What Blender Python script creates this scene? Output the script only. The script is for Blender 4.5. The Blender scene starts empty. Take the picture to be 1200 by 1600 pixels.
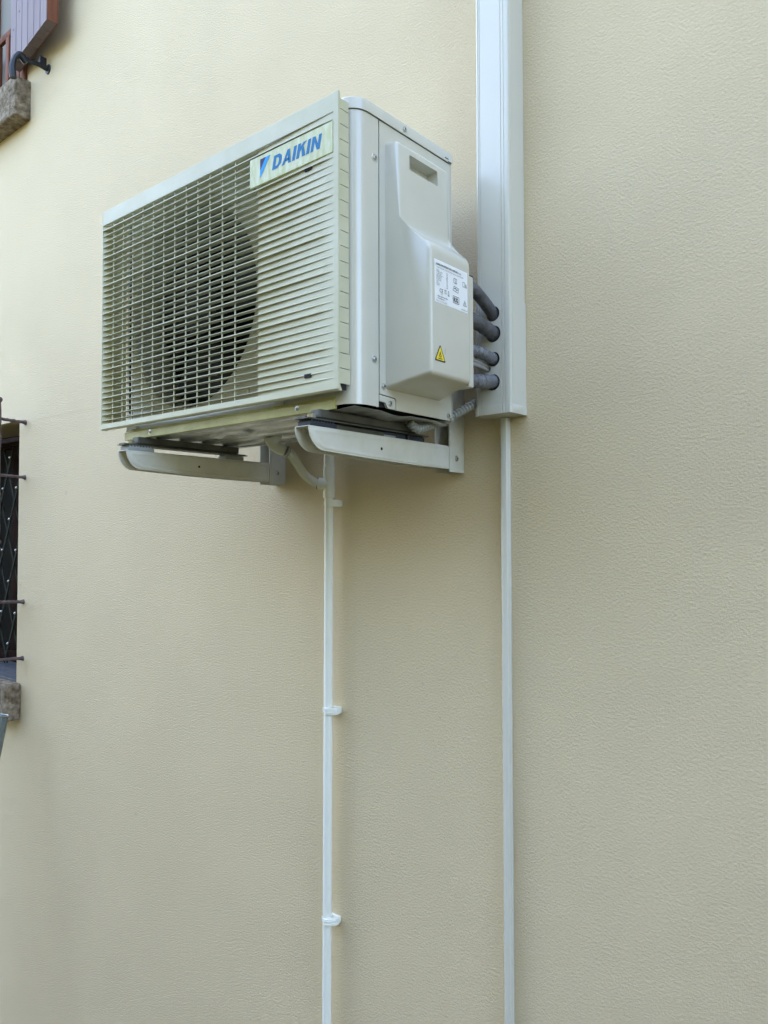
import bpy, bmesh, math, random
from mathutils import Vector, Matrix
R = math.radians
random.seed(7)
scene = bpy.context.scene
COL = scene.collection
# ---------------------------------------------------------------- camera, sky, sun, exposure
# origin: on the wall plane (y = 0) at the height of the camera; x to the right, y into the wall, z up
GROUND = -2.35
POLE_TOP = (-3.036, -.100, -.683)
CAM_D = 1.41
F_PX, YAW, PITCH, ROLL = 1198.4, R(40.2745), R(1.7878), R(-0.1289)
cam_d = bpy.data.cameras.new('camera'); cam = bpy.data.objects.new('camera', cam_d); COL.objects.link(cam)
fw = Vector((-math.sin(YAW) * math.cos(PITCH), math.cos(YAW) * math.cos(PITCH), math.sin(PITCH)))
rt = Vector((math.cos(YAW), math.sin(YAW), 0)); up = rt.cross(fw)
r2 = rt * math.cos(ROLL) + up * math.sin(ROLL); u2 = -rt * math.sin(ROLL) + up * math.cos(ROLL)
cam.matrix_world = Matrix(((r2.x, u2.x, -fw.x, 0), (r2.y, u2.y, -fw.y, -CAM_D), (r2.z, u2.z, -fw.z, 0), (0, 0, 0, 1)))
cam_d.sensor_fit = 'VERTICAL'; cam_d.sensor_height = 24.0; cam_d.lens = F_PX / 1600 * 24.0
cam_d.clip_start = 0.02; cam_d.clip_end = 500
scene.camera = cam

SUN_EL, SUN_BEHIND = R(40), R(60)          # sun high to the left, slightly behind the house
sd = Vector((-math.cos(SUN_EL) * math.cos(SUN_BEHIND), math.cos(SUN_EL) * math.sin(SUN_BEHIND), math.sin(SUN_EL)))
world = bpy.data.worlds.new('World'); scene.world = world; world.use_nodes = True
wn = world.node_tree; wn.nodes.clear()
sky = wn.nodes.new('ShaderNodeTexSky'); sky.sky_type = 'NISHITA'; sky.sun_disc = False
sky.sun_elevation = SUN_EL; sky.sun_rotation = math.atan2(sd.x, sd.y)
sky.air_density = 1.0; sky.dust_density = 5.5; sky.ozone_density = 0.5
bg = wn.nodes.new('ShaderNodeBackground'); bg.inputs['Strength'].default_value = 0.15
wo = wn.nodes.new('ShaderNodeOutputWorld')
wn.links.new(sky.outputs[0], bg.inputs[0]); wn.links.new(bg.outputs[0], wo.inputs[0])
sun_d = bpy.data.lights.new('sun', 'SUN'); sun_d.energy = 3.0; sun_d.angle = R(0.5); sun_d.color = (1, 0.95, 0.87)
sun = bpy.data.objects.new('sun', sun_d); COL.objects.link(sun)
sun.rotation_euler = sd.to_track_quat('Z', 'Y').to_euler(); sun.location = (0, -3, 8)
scene.view_settings.view_transform = 'Standard'; scene.view_settings.look = 'None'
scene.view_settings.gamma = 1; scene.view_settings.exposure = 3.60
scene.render.resolution_x = 768; scene.render.resolution_y = 1024

# ---------------------------------------------------------------- materials
def mat(name, col, rough=0.5, metal=0.0, var=0.0, vscale=8.0, col2=None, bump=0.0, bscale=60.0, spec=0.5, coat=0.0, stretch=(1, 1, 1), detail=4.0):
    m = bpy.data.materials.new(name); m.use_nodes = True
    n = m.node_tree; b = n.nodes['Principled BSDF']
    b.inputs['Base Color'].default_value = (*col, 1); b.inputs['Roughness'].default_value = rough
    b.inputs['Metallic'].default_value = metal; b.inputs['Specular IOR Level'].default_value = spec
    b.inputs['Coat Weight'].default_value = coat
    if var or bump:
        tc = n.nodes.new('ShaderNodeTexCoord'); mp = n.nodes.new('ShaderNodeMapping')
        mp.inputs['Scale'].default_value = stretch; n.links.new(tc.outputs['Object'], mp.inputs[0])
    if var:
        t = n.nodes.new('ShaderNodeTexNoise'); t.inputs['Scale'].default_value = vscale; t.inputs['Detail'].default_value = detail
        t.inputs['Roughness'].default_value = 0.6
        n.links.new(mp.outputs[0], t.inputs['Vector'])
        rp = n.nodes.new('ShaderNodeValToRGB'); rp.color_ramp.elements[0].position = 0.35; rp.color_ramp.elements[1].position = 0.68
        c2 = col2 or tuple(max(0, c * (1 - var)) for c in col)
        rp.color_ramp.elements[0].color = (*c2, 1); rp.color_ramp.elements[1].color = (*col, 1)
        n.links.new(t.outputs['Fac'], rp.inputs[0]); n.links.new(rp.outputs[0], b.inputs['Base Color'])
        mr = n.nodes.new('ShaderNodeMapRange'); mr.inputs['To Min'].default_value = rough * 1.15; mr.inputs['To Max'].default_value = rough * 0.85
        n.links.new(t.outputs['Fac'], mr.inputs[0]); n.links.new(mr.outputs[0], b.inputs['Roughness'])
    if bump:
        t2 = n.nodes.new('ShaderNodeTexNoise'); t2.inputs['Scale'].default_value = bscale; t2.inputs['Detail'].default_value = 4
        n.links.new(mp.outputs[0], t2.inputs['Vector'])
        bp = n.nodes.new('ShaderNodeBump'); bp.inputs['Distance'].default_value = bump; bp.inputs['Strength'].default_value = 1
        n.links.new(t2.outputs['Fac'], bp.inputs['Height']); n.links.new(bp.outputs[0], b.inputs['Normal'])
    return m

def plaster():
    m = bpy.data.materials.new('cream_plaster'); m.use_nodes = True; n = m.node_tree; b = n.nodes['Principled BSDF']
    L = n.links; tc = n.nodes.new('ShaderNodeTexCoord')
    def noise(scale, detail=3, rough=0.55, vec=None, dist=0.0):
        t = n.nodes.new('ShaderNodeTexNoise'); t.inputs['Scale'].default_value = scale; t.inputs['Detail'].default_value = detail
        t.inputs['Roughness'].default_value = rough; t.inputs['Distortion'].default_value = dist
        L.new(vec or tc.outputs['Object'], t.inputs['Vector']); return t
    def math_(op, a, c):
        q = n.nodes.new('ShaderNodeMath'); q.operation = op
        for i, v in enumerate((a, c)):
            if isinstance(v, (int, float)): q.inputs[i].default_value = v
            else: L.new(v, q.inputs[i])
        return q.outputs[0]
    # slow uneven tone of the coat and faint vertical run marks
    big = noise(1.1, 4); mp = n.nodes.new('ShaderNodeMapping'); mp.inputs['Scale'].default_value = (2.2, 2.2, 0.5)
    L.new(tc.outputs['Object'], mp.inputs[0]); runs = noise(1.0, 4, vec=mp.outputs[0])
    fine = noise(170, 2)
    s = math_('ADD', math_('MULTIPLY', big.outputs['Fac'], 0.5), math_('MULTIPLY', runs.outputs['Fac'], 0.12))
    s = math_('ADD', s, math_('MULTIPLY', fine.outputs['Fac'], 0.22))
    rp = n.nodes.new('ShaderNodeValToRGB'); rp.color_ramp.elements[0].position = 0.36; rp.color_ramp.elements[1].position = 0.66
    rp.color_ramp.elements[0].color = (*WALL_A, 1); rp.color_ramp.elements[1].color = (*WALL_B, 1)
    L.new(s, rp.inputs[0])
    # a few dark scuffs
    sc = noise(9, 1, vec=None); sc2 = noise(45, 3)
    k = n.nodes.new('ShaderNodeMapRange'); k.inputs['From Min'].default_value = 0.80; k.inputs['From Max'].default_value = 0.88
    L.new(math_('ADD', math_('MULTIPLY', sc.outputs['Fac'], 0.7), math_('MULTIPLY', sc2.outputs['Fac'], 0.3)), k.inputs[0])
    mx = n.nodes.new('ShaderNodeMix'); mx.data_type = 'RGBA'; L.new(k.outputs[0], mx.inputs['Factor'])
    L.new(rp.outputs[0], mx.inputs['A']); mx.inputs['B'].default_value = (0.36, 0.33, 0.26, 1)
    out = mx.outputs['Result']
    for (px_, pz_, rr_) in ((-1.249, -.378, .010), (-1.080, -.339, .009), (-2.746, .163, .016), (-2.262, -.907, .014), (-1.03, -.41, .006)):   # scuff marks
        vm = n.nodes.new('ShaderNodeVectorMath'); vm.operation = 'DISTANCE'; vm.inputs[1].default_value = (px_, 0, pz_ - GROUND); L.new(tc.outputs['Object'], vm.inputs[0])
        q = n.nodes.new('ShaderNodeMapRange'); q.inputs['From Min'].default_value = rr_; q.inputs['From Max'].default_value = rr_ * .3; q.inputs['To Max'].default_value = .45
        L.new(math_('ADD', vm.outputs['Value'], math_('MULTIPLY', sc2.outputs['Fac'], rr_ * .8)), q.inputs[0])
        m2 = n.nodes.new('ShaderNodeMix'); m2.data_type = 'RGBA'; L.new(q.outputs[0], m2.inputs['Factor']); L.new(out, m2.inputs['A']); m2.inputs['B'].default_value = (0.30, 0.27, 0.20, 1); out = m2.outputs['Result']
    L.new(out, b.inputs['Base Color'])
    b.inputs['Roughness'].default_value = 0.75; b.inputs['Specular IOR Level'].default_value = 0.35
    # grain: crumbly flecks on top of soft trowel waves
    n1 = noise(200, 5, 0.74); n2 = noise(150, 2); n5 = noise(3.0, 3); n3 = noise(14, 3); n4 = noise(45, 2)
    r1 = n.nodes.new('ShaderNodeMapRange'); r1.interpolation_type = 'SMOOTHSTEP'
    r1.inputs['From Min'].default_value = 0.44; r1.inputs['From Max'].default_value = 0.66; L.new(n1.outputs['Fac'], r1.inputs[0])
    h = math_('ADD', math_('MULTIPLY', math_('MULTIPLY', math_('POWER', n1.outputs['Fac'], 1.6), GRAIN), math_('ADD', math_('MULTIPLY', n5.outputs['Fac'], 0.9), 0.5)), math_('MULTIPLY', n2.outputs['Fac'], 0.0004))
    h = math_('ADD', h, math_('MULTIPLY', n3.outputs['Fac'], 0.0005)); h = math_('ADD', h, math_('MULTIPLY', n4.outputs['Fac'], 0.0002))
    # level joint between two lifts of plaster, slightly wavy
    sx = n.nodes.new('ShaderNodeSeparateXYZ'); L.new(tc.outputs['Object'], sx.inputs[0]); wv = noise(2.2, 3)
    st = n.nodes.new('ShaderNodeMapRange'); st.interpolation_type = 'SMOOTHSTEP'
    st.inputs['From Min'].default_value = JOINT_Z - 0.007; st.inputs['From Max'].default_value = JOINT_Z + 0.007
    L.new(math_('ADD', sx.outputs['Z'], math_('MULTIPLY', wv.outputs['Fac'], 0.03)), st.inputs[0])
    h = math_('ADD', h, math_('MULTIPLY', math_('MULTIPLY', st.outputs[0], 0.0009), n5.outputs['Fac']))
    bp = n.nodes.new('ShaderNodeBump'); bp.inputs['Distance'].default_value = 1.0; bp.inputs['Strength'].default_value = 1.0
    L.new(h, bp.inputs['Height']); L.new(bp.outputs[0], b.inputs['Normal'])
    return m
JOINT_Z = .456 + .015 - GROUND
GRAIN = 0.0045
WALL_A = (0.71, 0.587, 0.378); WALL_B = (0.772, 0.642, 0.425)
M = {}
M['plaster'] = plaster()
M['roof'] = mat('roof_tile', (0.30, 0.14, 0.09), 0.8, var=0.4)
M['ground'] = mat('grass_ground', (0.055, 0.050, 0.009), 0.9, var=0.5, vscale=0.8, col2=(0.03, 0.03, 0.006))
M['leaf'] = mat('blocker_leaf', (0.060, 0.062, 0.006), 0.6, var=0.5, vscale=6, col2=(0.030, 0.034, 0.004))
M['paving'] = mat('concrete_paving', (0.042, 0.038, 0.008), 0.85, var=0.25, vscale=2, bump=0.002)
M['ivory'] = mat('ivory_paint', (0.575, 0.56, 0.48), 0.20, spec=0.85, var=0.07, vscale=5, bump=0.00006, bscale=300)
M['grille'] = mat('ivory_plastic', (0.55, 0.54, 0.395), 0.42, var=0.06, vscale=14, col2=(0.50, 0.49, 0.34), bump=0.00005, bscale=400)
M['rimbounce'] = mat('rim_painted_bounce', (0.48, 0.46, 0.17), 0.4, var=0.2, vscale=18, col2=(0.36, 0.34, 0.10))  # yellow-green bounce light painted into the rim colour
M['gap'] = mat('gap_shadow_black', (0.012, 0.012, 0.012), 0.9)  # flat black painted in for the shade in slots, gaps and recesses
M['inside'] = mat('black_inner_plastic', (0.02, 0.021, 0.018), 0.7)
M['fan'] = mat('fan_plastic', (0.009, 0.0095, 0.009), 0.6, var=0.2)
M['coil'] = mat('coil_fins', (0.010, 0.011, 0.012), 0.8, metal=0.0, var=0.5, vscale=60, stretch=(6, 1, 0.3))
M['galv'] = mat('galvanised_steel', (0.70, 0.71, 0.68), 0.34, metal=0.7, var=0.45, vscale=22, bump=0.0012, bscale=18, stretch=(0.6, 1.6, 1))
M['screw'] = mat('zinc_screw', (0.60, 0.61, 0.60), 0.28, metal=0.9, var=0.3, vscale=90)
M['sticker'] = mat('sticker_film', (0.60, 0.62, 0.42), 0.30, var=0.25, vscale=40, col2=(0.42, 0.44, 0.18), stretch=(2.2, 1, 0.7))
M['blue'] = mat('blue_print', (0.006, 0.16, 0.37), 0.5, spec=0.2)
M['cyan'] = mat('cyan_print', (0.01, 0.30, 0.72), 0.5, spec=0.2)
M['navy'] = mat('navy_print', (0.012, 0.018, 0.11), 0.5, spec=0.2)
M['label'] = mat('label_paper', (0.80, 0.81, 0.82), 0.38)
M['ink'] = mat('label_ink', (0.03, 0.032, 0.035), 0.5)
M['ink2'] = mat('label_ink_grey', (0.16, 0.17, 0.18), 0.5)
M['yellow'] = mat('warning_yellow', (0.82, 0.62, 0.03), 0.35)
M['bracket'] = mat('bracket_white_paint', (0.64, 0.63, 0.56), 0.42, var=0.08, vscale=12, col2=(0.55, 0.53, 0.44), bump=0.00012, bscale=90)
M['rubber'] = mat('dark_rubber', (0.022, 0.027, 0.04), 0.55, var=0.3, vscale=40)
M['padgrey'] = mat('grey_rubber', (0.34, 0.36, 0.36), 0.6, var=0.15, vscale=40)
M['rail'] = mat('zinc_rail', (0.13, 0.13, 0.11), 0.55, metal=0.3, var=0.45, vscale=30, stretch=(6, 0.4, 1))
M['duct'] = mat('white_pvc_duct', (0.60, 0.585, 0.505), 0.22, var=0.02, vscale=4, bump=0.00003, bscale=200)
M['pvc'] = mat('white_pvc_pipe', (0.86, 0.87, 0.80), 0.25, var=0.03, vscale=5)
M['hose'] = mat('grey_drain_hose', (0.33, 0.34, 0.32), 0.45, var=0.12, vscale=20)
M['hosew'] = mat('pale_drain_hose', (0.74, 0.74, 0.68), 0.42, var=0.1, vscale=20)
M['insul'] = mat('grey_foam_insulation', (0.105, 0.105, 0.115), 0.4, var=0.4, vscale=40, bump=0.0025, bscale=110)
M['tape'] = mat('grey_wrap_tape', (0.18, 0.183, 0.20), 0.16, var=0.3, vscale=35, bump=0.0040, bscale=110)
M['cable'] = mat('grey_cable', (0.30, 0.29, 0.27), 0.5)
M['tie'] = mat('white_tie', (0.8, 0.8, 0.8), 0.3)
M['wood'] = mat('red_brown_wood', (0.20, 0.072, 0.036), 0.75, spec=0.2, var=0.45, vscale=9, stretch=(5, 5, 0.6), bump=0.0005, bscale=60)
M['shutter'] = mat('shutter_paint', (0.18, 0.14, 0.15), 0.62, spec=0.25, var=0.14, vscale=12, stretch=(5, 5, 0.4), bump=0.0002, bscale=80)
M['iron'] = mat('black_iron', (0.014, 0.017, 0.022), 0.45, metal=0.2, var=0.3, vscale=60)
M['wiron'] = mat('brown_wrought_iron', (0.135, 0.095, 0.095), 0.5, metal=0.15, var=0.45, vscale=50, bump=0.002, bscale=55)
M['stone'] = mat('weathered_stone', (0.35, 0.29, 0.22), 0.95, var=0.6, vscale=38, col2=(0.12, 0.09, 0.055), bump=0.010, bscale=60, detail=9, spec=0.2)
M['slate'] = mat('slate_sill_top', (0.11, 0.12, 0.135), 0.55, var=0.4, vscale=20, stretch=(0.6, 5, 1), bump=0.001)
M['dwood'] = mat('dark_brown_wood', (0.025, 0.009, 0.006), 0.8, var=0.4, vscale=9, spec=0.1)
M['glass'] = mat('dark_glass', (0.012, 0.013, 0.014), 0.08)
M['curtain'] = mat('curtain_beige', (0.22, 0.21, 0.19), 0.8, spec=0.1)
M['blackpane'] = mat('unlit_room', (0.006, 0.006, 0.006), 0.6, spec=0.1)
M['gate'] = mat('gate_green_grey', (0.022, 0.027, 0.02), 0.8, metal=0.0, spec=0.15, var=0.3, vscale=30)
M['pole'] = mat('blue_grey_metal', (0.24, 0.30, 0.34), 0.28, metal=0.7, var=0.4, vscale=15, stretch=(4, 4, 0.4))

# ---------------------------------------------------------------- helpers
def obj(name, bm, m, parent=None, smooth=False, auto=None):
    me = bpy.data.meshes.new(name); bmesh.ops.recalc_face_normals(bm, faces=bm.faces) if auto != 'norecalc' else None
    if parent is not None:
        bmesh.ops.translate(bm, verts=bm.verts, vec=-Vector(parent['_o']))
    bm.to_mesh(me); bm.free()
    for p in me.polygons: p.use_smooth = smooth
    me.materials.append(m)
    o = bpy.data.objects.new(name, me); COL.objects.link(o)
    if parent is not None:
        o.parent = parent; o['_o'] = list(parent['_o'])
    else:
        o['_o'] = [0, 0, 0]
    if smooth == 'auto' or auto == 'sharp':
        me.shade_smooth() if hasattr(me, 'shade_smooth') else None
        me.set_sharp_from_angle(angle=R(35))
    return o
def thing(name, label, cat, loc, group=None):
    e = bpy.data.objects.new(name, None); COL.objects.link(e); e.location = loc; e.empty_display_size = 0.1
    e['label'] = label; e['category'] = cat; e['_o'] = list(loc)
    if group: e['group'] = group
    return e
def tag(o, label, cat, group=None, kind=None):
    if label: o['label'] = label
    if cat: o['category'] = cat
    if group: o['group'] = group
    if kind: o['kind'] = kind
    return o
def B(): return bmesh.new()
def box(bm, x0, x1, y0, y1, z0, z1, bev=0.0, seg=2):
    vs = [bm.verts.new((x, y, z)) for x in (x0, x1) for y in (y0, y1) for z in (z0, z1)]
    fs = [bm.faces.new([vs[i] for i in q]) for q in ((0, 1, 3, 2), (4, 6, 7, 5), (0, 4, 5, 1), (2, 3, 7, 6), (0, 2, 6, 4), (1, 5, 7, 3))]
    if bev:
        es = list({e for f in fs for e in f.edges})
        bmesh.ops.bevel(bm, geom=es, offset=bev, segments=seg, profile=0.5, affect='EDGES', clamp_overlap=True)
    return vs
def prism(bm, pts, axis, a, b, bev=0.0, seg=2):
    """extrude a closed 2D outline along an axis; pts are in the two other axes in xyz order"""
    def P(p, t):
        if axis == 'x': return (t, p[0], p[1])
        if axis == 'y': return (p[0], t, p[1])
        return (p[0], p[1], t)
    v0 = [bm.verts.new(P(p, a)) for p in pts]; v1 = [bm.verts.new(P(p, b)) for p in pts]
    n = len(pts); fs = []
    fs.append(bm.faces.new(v0)); fs.append(bm.faces.new(v1[::-1]))
    for i in range(n):
        fs.append(bm.faces.new((v0[i], v0[(i + 1) % n], v1[(i + 1) % n], v1[i])))
    if bev:
        es = list({e for f in fs for e in f.edges})
        bmesh.ops.bevel(bm, geom=es, offset=bev, segments=seg, profile=0.5, affect='EDGES', clamp_overlap=True)
def frame_of(d):
    d = d.normalized(); a = Vector((0, 0, 1)) if abs(d.z) < 0.9 else Vector((1, 0, 0))
    u = d.cross(a).normalized(); return u, d.cross(u).normalized()
def tube(bm, pts, rad, seg=16, cap=True):
    """swept tube; rad is a number or a list"""
    pts = [Vector(p) for p in pts]; rings = []; u = None
    for i, p in enumerate(pts):
        d = (pts[min(i + 1, len(pts) - 1)] - pts[max(i - 1, 0)]).normalized()
        if u is None: u, v = frame_of(d)
        else:
            u = (u - d * u.dot(d)).normalized(); v = d.cross(u)
        r = rad[i] if isinstance(rad, (list, tuple)) else rad
        rings.append([bm.verts.new(p + (u * math.cos(2 * math.pi * k / seg) + v * math.sin(2 * math.pi * k / seg)) * r) for k in range(seg)])
    for a, b in zip(rings, rings[1:]):
        for k in range(seg): bm.faces.new((a[k], a[(k + 1) % seg], b[(k + 1) % seg], b[k]))
    if cap: bm.faces.new(rings[0][::-1]); bm.faces.new(rings[-1])
def spline(P, n=40):
    P = [Vector(p) for p in P]; P = [P[0] * 2 - P[1]] + P + [P[-1] * 2 - P[-2]]; out = []
    segs = len(P) - 3
    for s in range(segs):
        a, b, c, d = P[s:s + 4]; k = max(2, n // segs)
        for i in range(k + (1 if s == segs - 1 else 0)):
            t = i / k
            out.append(0.5 * ((2 * b) + (c - a) * t + (2 * a - 5 * b + 4 * c - d) * t * t + (3 * b - a - 3 * c + d) * t ** 3))
    return out
def corrug(P, r0, r1, pitch, sub=6):
    """points and radii of a corrugated hose along a spline"""
    base = spline(P, 200); L = [0]
    for a, b in zip(base, base[1:]): L.append(L[-1] + (b - a).length)
    n = int(L[-1] / pitch * sub); pts = []; rad = []; j = 0
    for i in range(n + 1):
        s = L[-1] * i / n
        while j < len(L) - 2 and L[j + 1] < s: j += 1
        t = (s - L[j]) / max(1e-9, L[j + 1] - L[j]); pts.append(base[j].lerp(base[j + 1], t))
        rad.append(r0 + (r1 - r0) * (0.5 - 0.5 * math.cos(2 * math.pi * i / sub)) ** 0.7)
    return pts, rad
def boolean(o, bm_cut, op='DIFFERENCE'):
    me = bpy.data.meshes.new('cut'); bmesh.ops.recalc_face_normals(bm_cut, faces=bm_cut.faces); bm_cut.to_mesh(me); bm_cut.free()
    c = bpy.data.objects.new('cut', me); COL.objects.link(c)
    bpy.context.view_layer.update()
    md = o.modifiers.new('b', 'BOOLEAN'); md.object = c; md.operation = op; md.solver = 'EXACT'
    dg = bpy.context.evaluated_depsgraph_get(); new = bpy.data.meshes.new_from_object(o.evaluated_get(dg))
    o.modifiers.clear(); old = o.data; o.data = new; bpy.data.objects.remove(c); bpy.data.meshes.remove(me)
    if not new.materials: new.materials.append(old.materials[0])
def screw(name, c, n, r, parent, m=None, h=None):
    """small domed cross-head screw at c facing n"""
    bm = B(); c = Vector(c); n = Vector(n).normalized(); h = h or r * 0.55
    u, v = frame_of(n); rings = []
    for rr, hh in ((1.35, 0.0), (1.35, 0.18), (1.0, 0.22), (0.95, 0.7), (0.62, 0.97), (0.28, 1.0), (0.2, 0.55)):
        rings.append([bm.verts.new(c + n * (h * hh - 0.0003) + (u * math.cos(2 * math.pi * k / 16) + v * math.sin(2 * math.pi * k / 16)) * r * rr) for k in range(16)])
    for a, b in zip(rings, rings[1:]):
        for k in range(16): bm.faces.new((a[k], a[(k + 1) % 16], b[(k + 1) % 16], b[k]))
    bm.faces.new(rings[-1]); bm.faces.new(rings[0][::-1])
    o = obj(name, bm, m or M['screw'], parent, True, 'sharp')
    bm = B()                                                     # the cross recess, a hair above the dome
    for a in (0, math.pi / 2):
        d = u * math.cos(a + 0.5) + v * math.sin(a + 0.5); e = n.cross(d)
        q = [c + n * (h + 0.0002) + d * r * 0.5 * s + e * r * 0.11 * t for s, t in ((-1, -1), (1, -1), (1, 1), (-1, 1))]
        if a: q = [p + n * 0.0001 for p in q]
        bm.faces.new([bm.verts.new(p) for p in q])
    return o, bm
def text_bm(txt, size, origin, right, upv, bold=0.0, shear=0.0, sx=1.0):
    cu = bpy.data.curves.new('t', 'FONT'); cu.body = txt; cu.size = size; cu.offset = bold * size; cu.resolution_u = 2
    o = bpy.data.objects.new('t', cu); COL.objects.link(o); bpy.context.view_layer.update()
    me = bpy.data.meshes.new_from_object(o.evaluated_get(bpy.context.evaluated_depsgraph_get()))
    bm = B(); bm.from_mesh(me); o0 = Vector(origin); r_ = Vector(right); u_ = Vector(upv)
    for v in bm.verts: v.co = o0 + r_ * ((v.co.x + shear * v.co.y) * sx) + u_ * v.co.y
    bpy.data.objects.remove(o); bpy.data.curves.remove(cu); bpy.data.meshes.remove(me)
    return bm
def merge(a, b):
    me = bpy.data.meshes.new('m'); b.to_mesh(me); b.free(); a.from_mesh(me); bpy.data.meshes.remove(me)
def bar(bm, a, b, w, t, up_=(0, 0, 1)):
    """rectangular bar from a to b, w across, t along 'up'"""
    a = Vector(a); b = Vector(b); d = (b - a).normalized(); u = Vector(up_); u = (u - d * u.dot(d)).normalized(); s = d.cross(u)
    q = [a + s * i * w / 2 + u * j * t / 2 for i, j in ((-1, -1), (1, -1), (1, 1), (-1, 1))]; p = [x + (b - a) for x in q]
    v = [bm.verts.new(x) for x in q + p]
    for f in ((0, 1, 2, 3), (7, 6, 5, 4), (0, 4, 5, 1), (1, 5, 6, 2), (2, 6, 7, 3), (3, 7, 4, 0)): bm.faces.new([v[i] for i in f])

# ---------------------------------------------------------------- ground
bm = B(); g = 60
vs = [bm.verts.new(p) for p in ((-g, -g, GROUND), (g, -g, GROUND), (g, g, GROUND), (-g, g, GROUND))]; bm.faces.new(vs)
tag(obj('ground', bm, M['ground']), 'rough grass ground around the house', 'ground', kind='structure')
bm = B(); box(bm, -9, 7, -1.3, -0.001, GROUND - 0.1, GROUND + 0.05, 0.008)
tag(obj('pavement', bm, M['paving']), 'strip of pale concrete paving at the foot of the wall', 'pavement', kind='structure')

# unseen greenery added behind the camera to limit sky light on the wall
bm = B(); nx, nz = 90, 26
def blocker_p(i, j):
    t = i / nx; a = -7.5 + 13.5 * t; h = (3.6 + 3.8 * t) * (1 if not 1.7 < a < 3.6 else .35)  # height and gap shaped for how much sky reaches wall and casing
    z = GROUND + h * j / nz; n_ = math.sin(a * 3.1 + j * .7) * .12 + math.sin(a * 7.3 - j * 1.9) * .07 + random.uniform(-.07, .07)
    y = -4.4 + 1.2 * max(0, t - .8) * 2 + n_ - .35 * (j / nz) ** 4
    return (a + random.uniform(-.04, .04), y, z + (random.uniform(-.15, .15) if j == nz else 0))
H1 = [[bm.verts.new(blocker_p(i, j)) for j in range(nz + 1)] for i in range(nx + 1)]
H2 = [[bm.verts.new((v.co.x, -6.8 - (v.co.y + 4.4), v.co.z)) for v in r] for r in H1]
for H in (H1, H2):
    for i in range(nx):
        for j in range(nz): bm.faces.new((H[i][j], H[i + 1][j], H[i + 1][j + 1], H[i][j + 1]))
for i in range(nx): bm.faces.new((H1[i][nz], H1[i + 1][nz], H2[i + 1][nz], H2[i][nz]))
for i in (0, nx):
    for j in range(nz): bm.faces.new((H1[i][j], H1[i][j + 1], H2[i][j + 1], H2[i][j]))
for k in range(9000):                                             # leaf tufts standing off the clipped face
    i = random.randrange(nx); j = random.randrange(nz); c = H1[i][j].co + Vector((random.uniform(0, .15), random.uniform(0, .16), random.uniform(0, .15)))
    d = Vector((random.uniform(-1, 1), random.uniform(-1, 1), random.uniform(-1, 1))).normalized() * .06; e = d.cross(Vector((random.uniform(-1, 1), random.uniform(-1, 1), random.uniform(-1, 1)))).normalized() * .035
    bm.faces.new([bm.verts.new(c + q) for q in (d, e, -d, -e)])
tag(obj('blocker_hedge', bm, M['leaf'], None, False, 'norecalc'), 'unseen leafy mass added behind the camera to hold sky light off the wall', 'blocker_hedge')

# ---------------------------------------------------------------- house
house = thing('house', 'cream plastered house wall with a shuttered window above a barred window', 'house', (0, 0, GROUND))
UO = (-4.25, -3.101, 1.850, 3.35); LO = (-4.10, -3.132, -0.600, 0.472)
X0, X1, Z0, Z1, DEP = -9.0, 7.0, GROUND - 0.05, 4.4, 8.0
bm = B()
xs = [X0, UO[0], LO[0], LO[1], UO[1], X1]; zs = [Z0, LO[2], LO[3], UO[2], UO[3], Z1]
gv = {}
def V(i, j):
    if (i, j) not in gv: gv[(i, j)] = bm.verts.new((xs[i], 0, zs[j]))
    return gv[(i, j)]
for i in range(5):
    for j in range(5):
        if j == 3 and 1 <= i <= 3: continue
        if j == 1 and i == 2: continue
        bm.faces.new((V(i, j), V(i + 1, j), V(i + 1, j + 1), V(i, j + 1)))
T = 0.30
for (x0, x1, z0, z1) in (UO, LO):                                # plastered reveals
    a = [(x0, z0), (x1, z0), (x1, z1), (x0, z1)]
    for k in range(4):
        p, q = a[k], a[(k + 1) % 4]
        bm.faces.new([bm.verts.new(c) for c in ((p[0], 0, p[1]), (q[0], 0, q[1]), (q[0], T, q[1]), (p[0], T, p[1]))])
for q in (((X0, 0), (X0, DEP)), ((X0, DEP), (X1, DEP)), ((X1, DEP), (X1, 0))):
    bm.faces.new([bm.verts.new((q[0][0], q[0][1], Z0)), bm.verts.new((q[1][0], q[1][1], Z0)), bm.verts.new((q[1][0], q[1][1], Z1)), bm.verts.new((q[0][0], q[0][1], Z1))])
wall = obj('wall', bm, M['plaster'], house)
bm = B()
for (x0, x1, y0, y1) in ((X0 - .35, X1 + .35, -0.12, DEP / 2), ):
    vs = [bm.verts.new(p) for p in ((x0, y0, Z1 + .01), (x1, y0, Z1 + .01), (x1, DEP / 2, Z1 + 1.7), (x0, DEP / 2, Z1 + 1.7),
                                    (x0, DEP + .12, Z1 + .01), (x1, DEP + .12, Z1 + .01))]
    bm.faces.new((vs[0], vs[1], vs[2], vs[3])); bm.faces.new((vs[3], vs[2], vs[5], vs[4])); bm.faces.new((vs[0], vs[3], vs[4])); bm.faces.new((vs[1], vs[5], vs[2]))
    bm.faces.new((vs[0], vs[4], vs[5], vs[1]))
obj('roof', bm, M['roof'], house)

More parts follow.
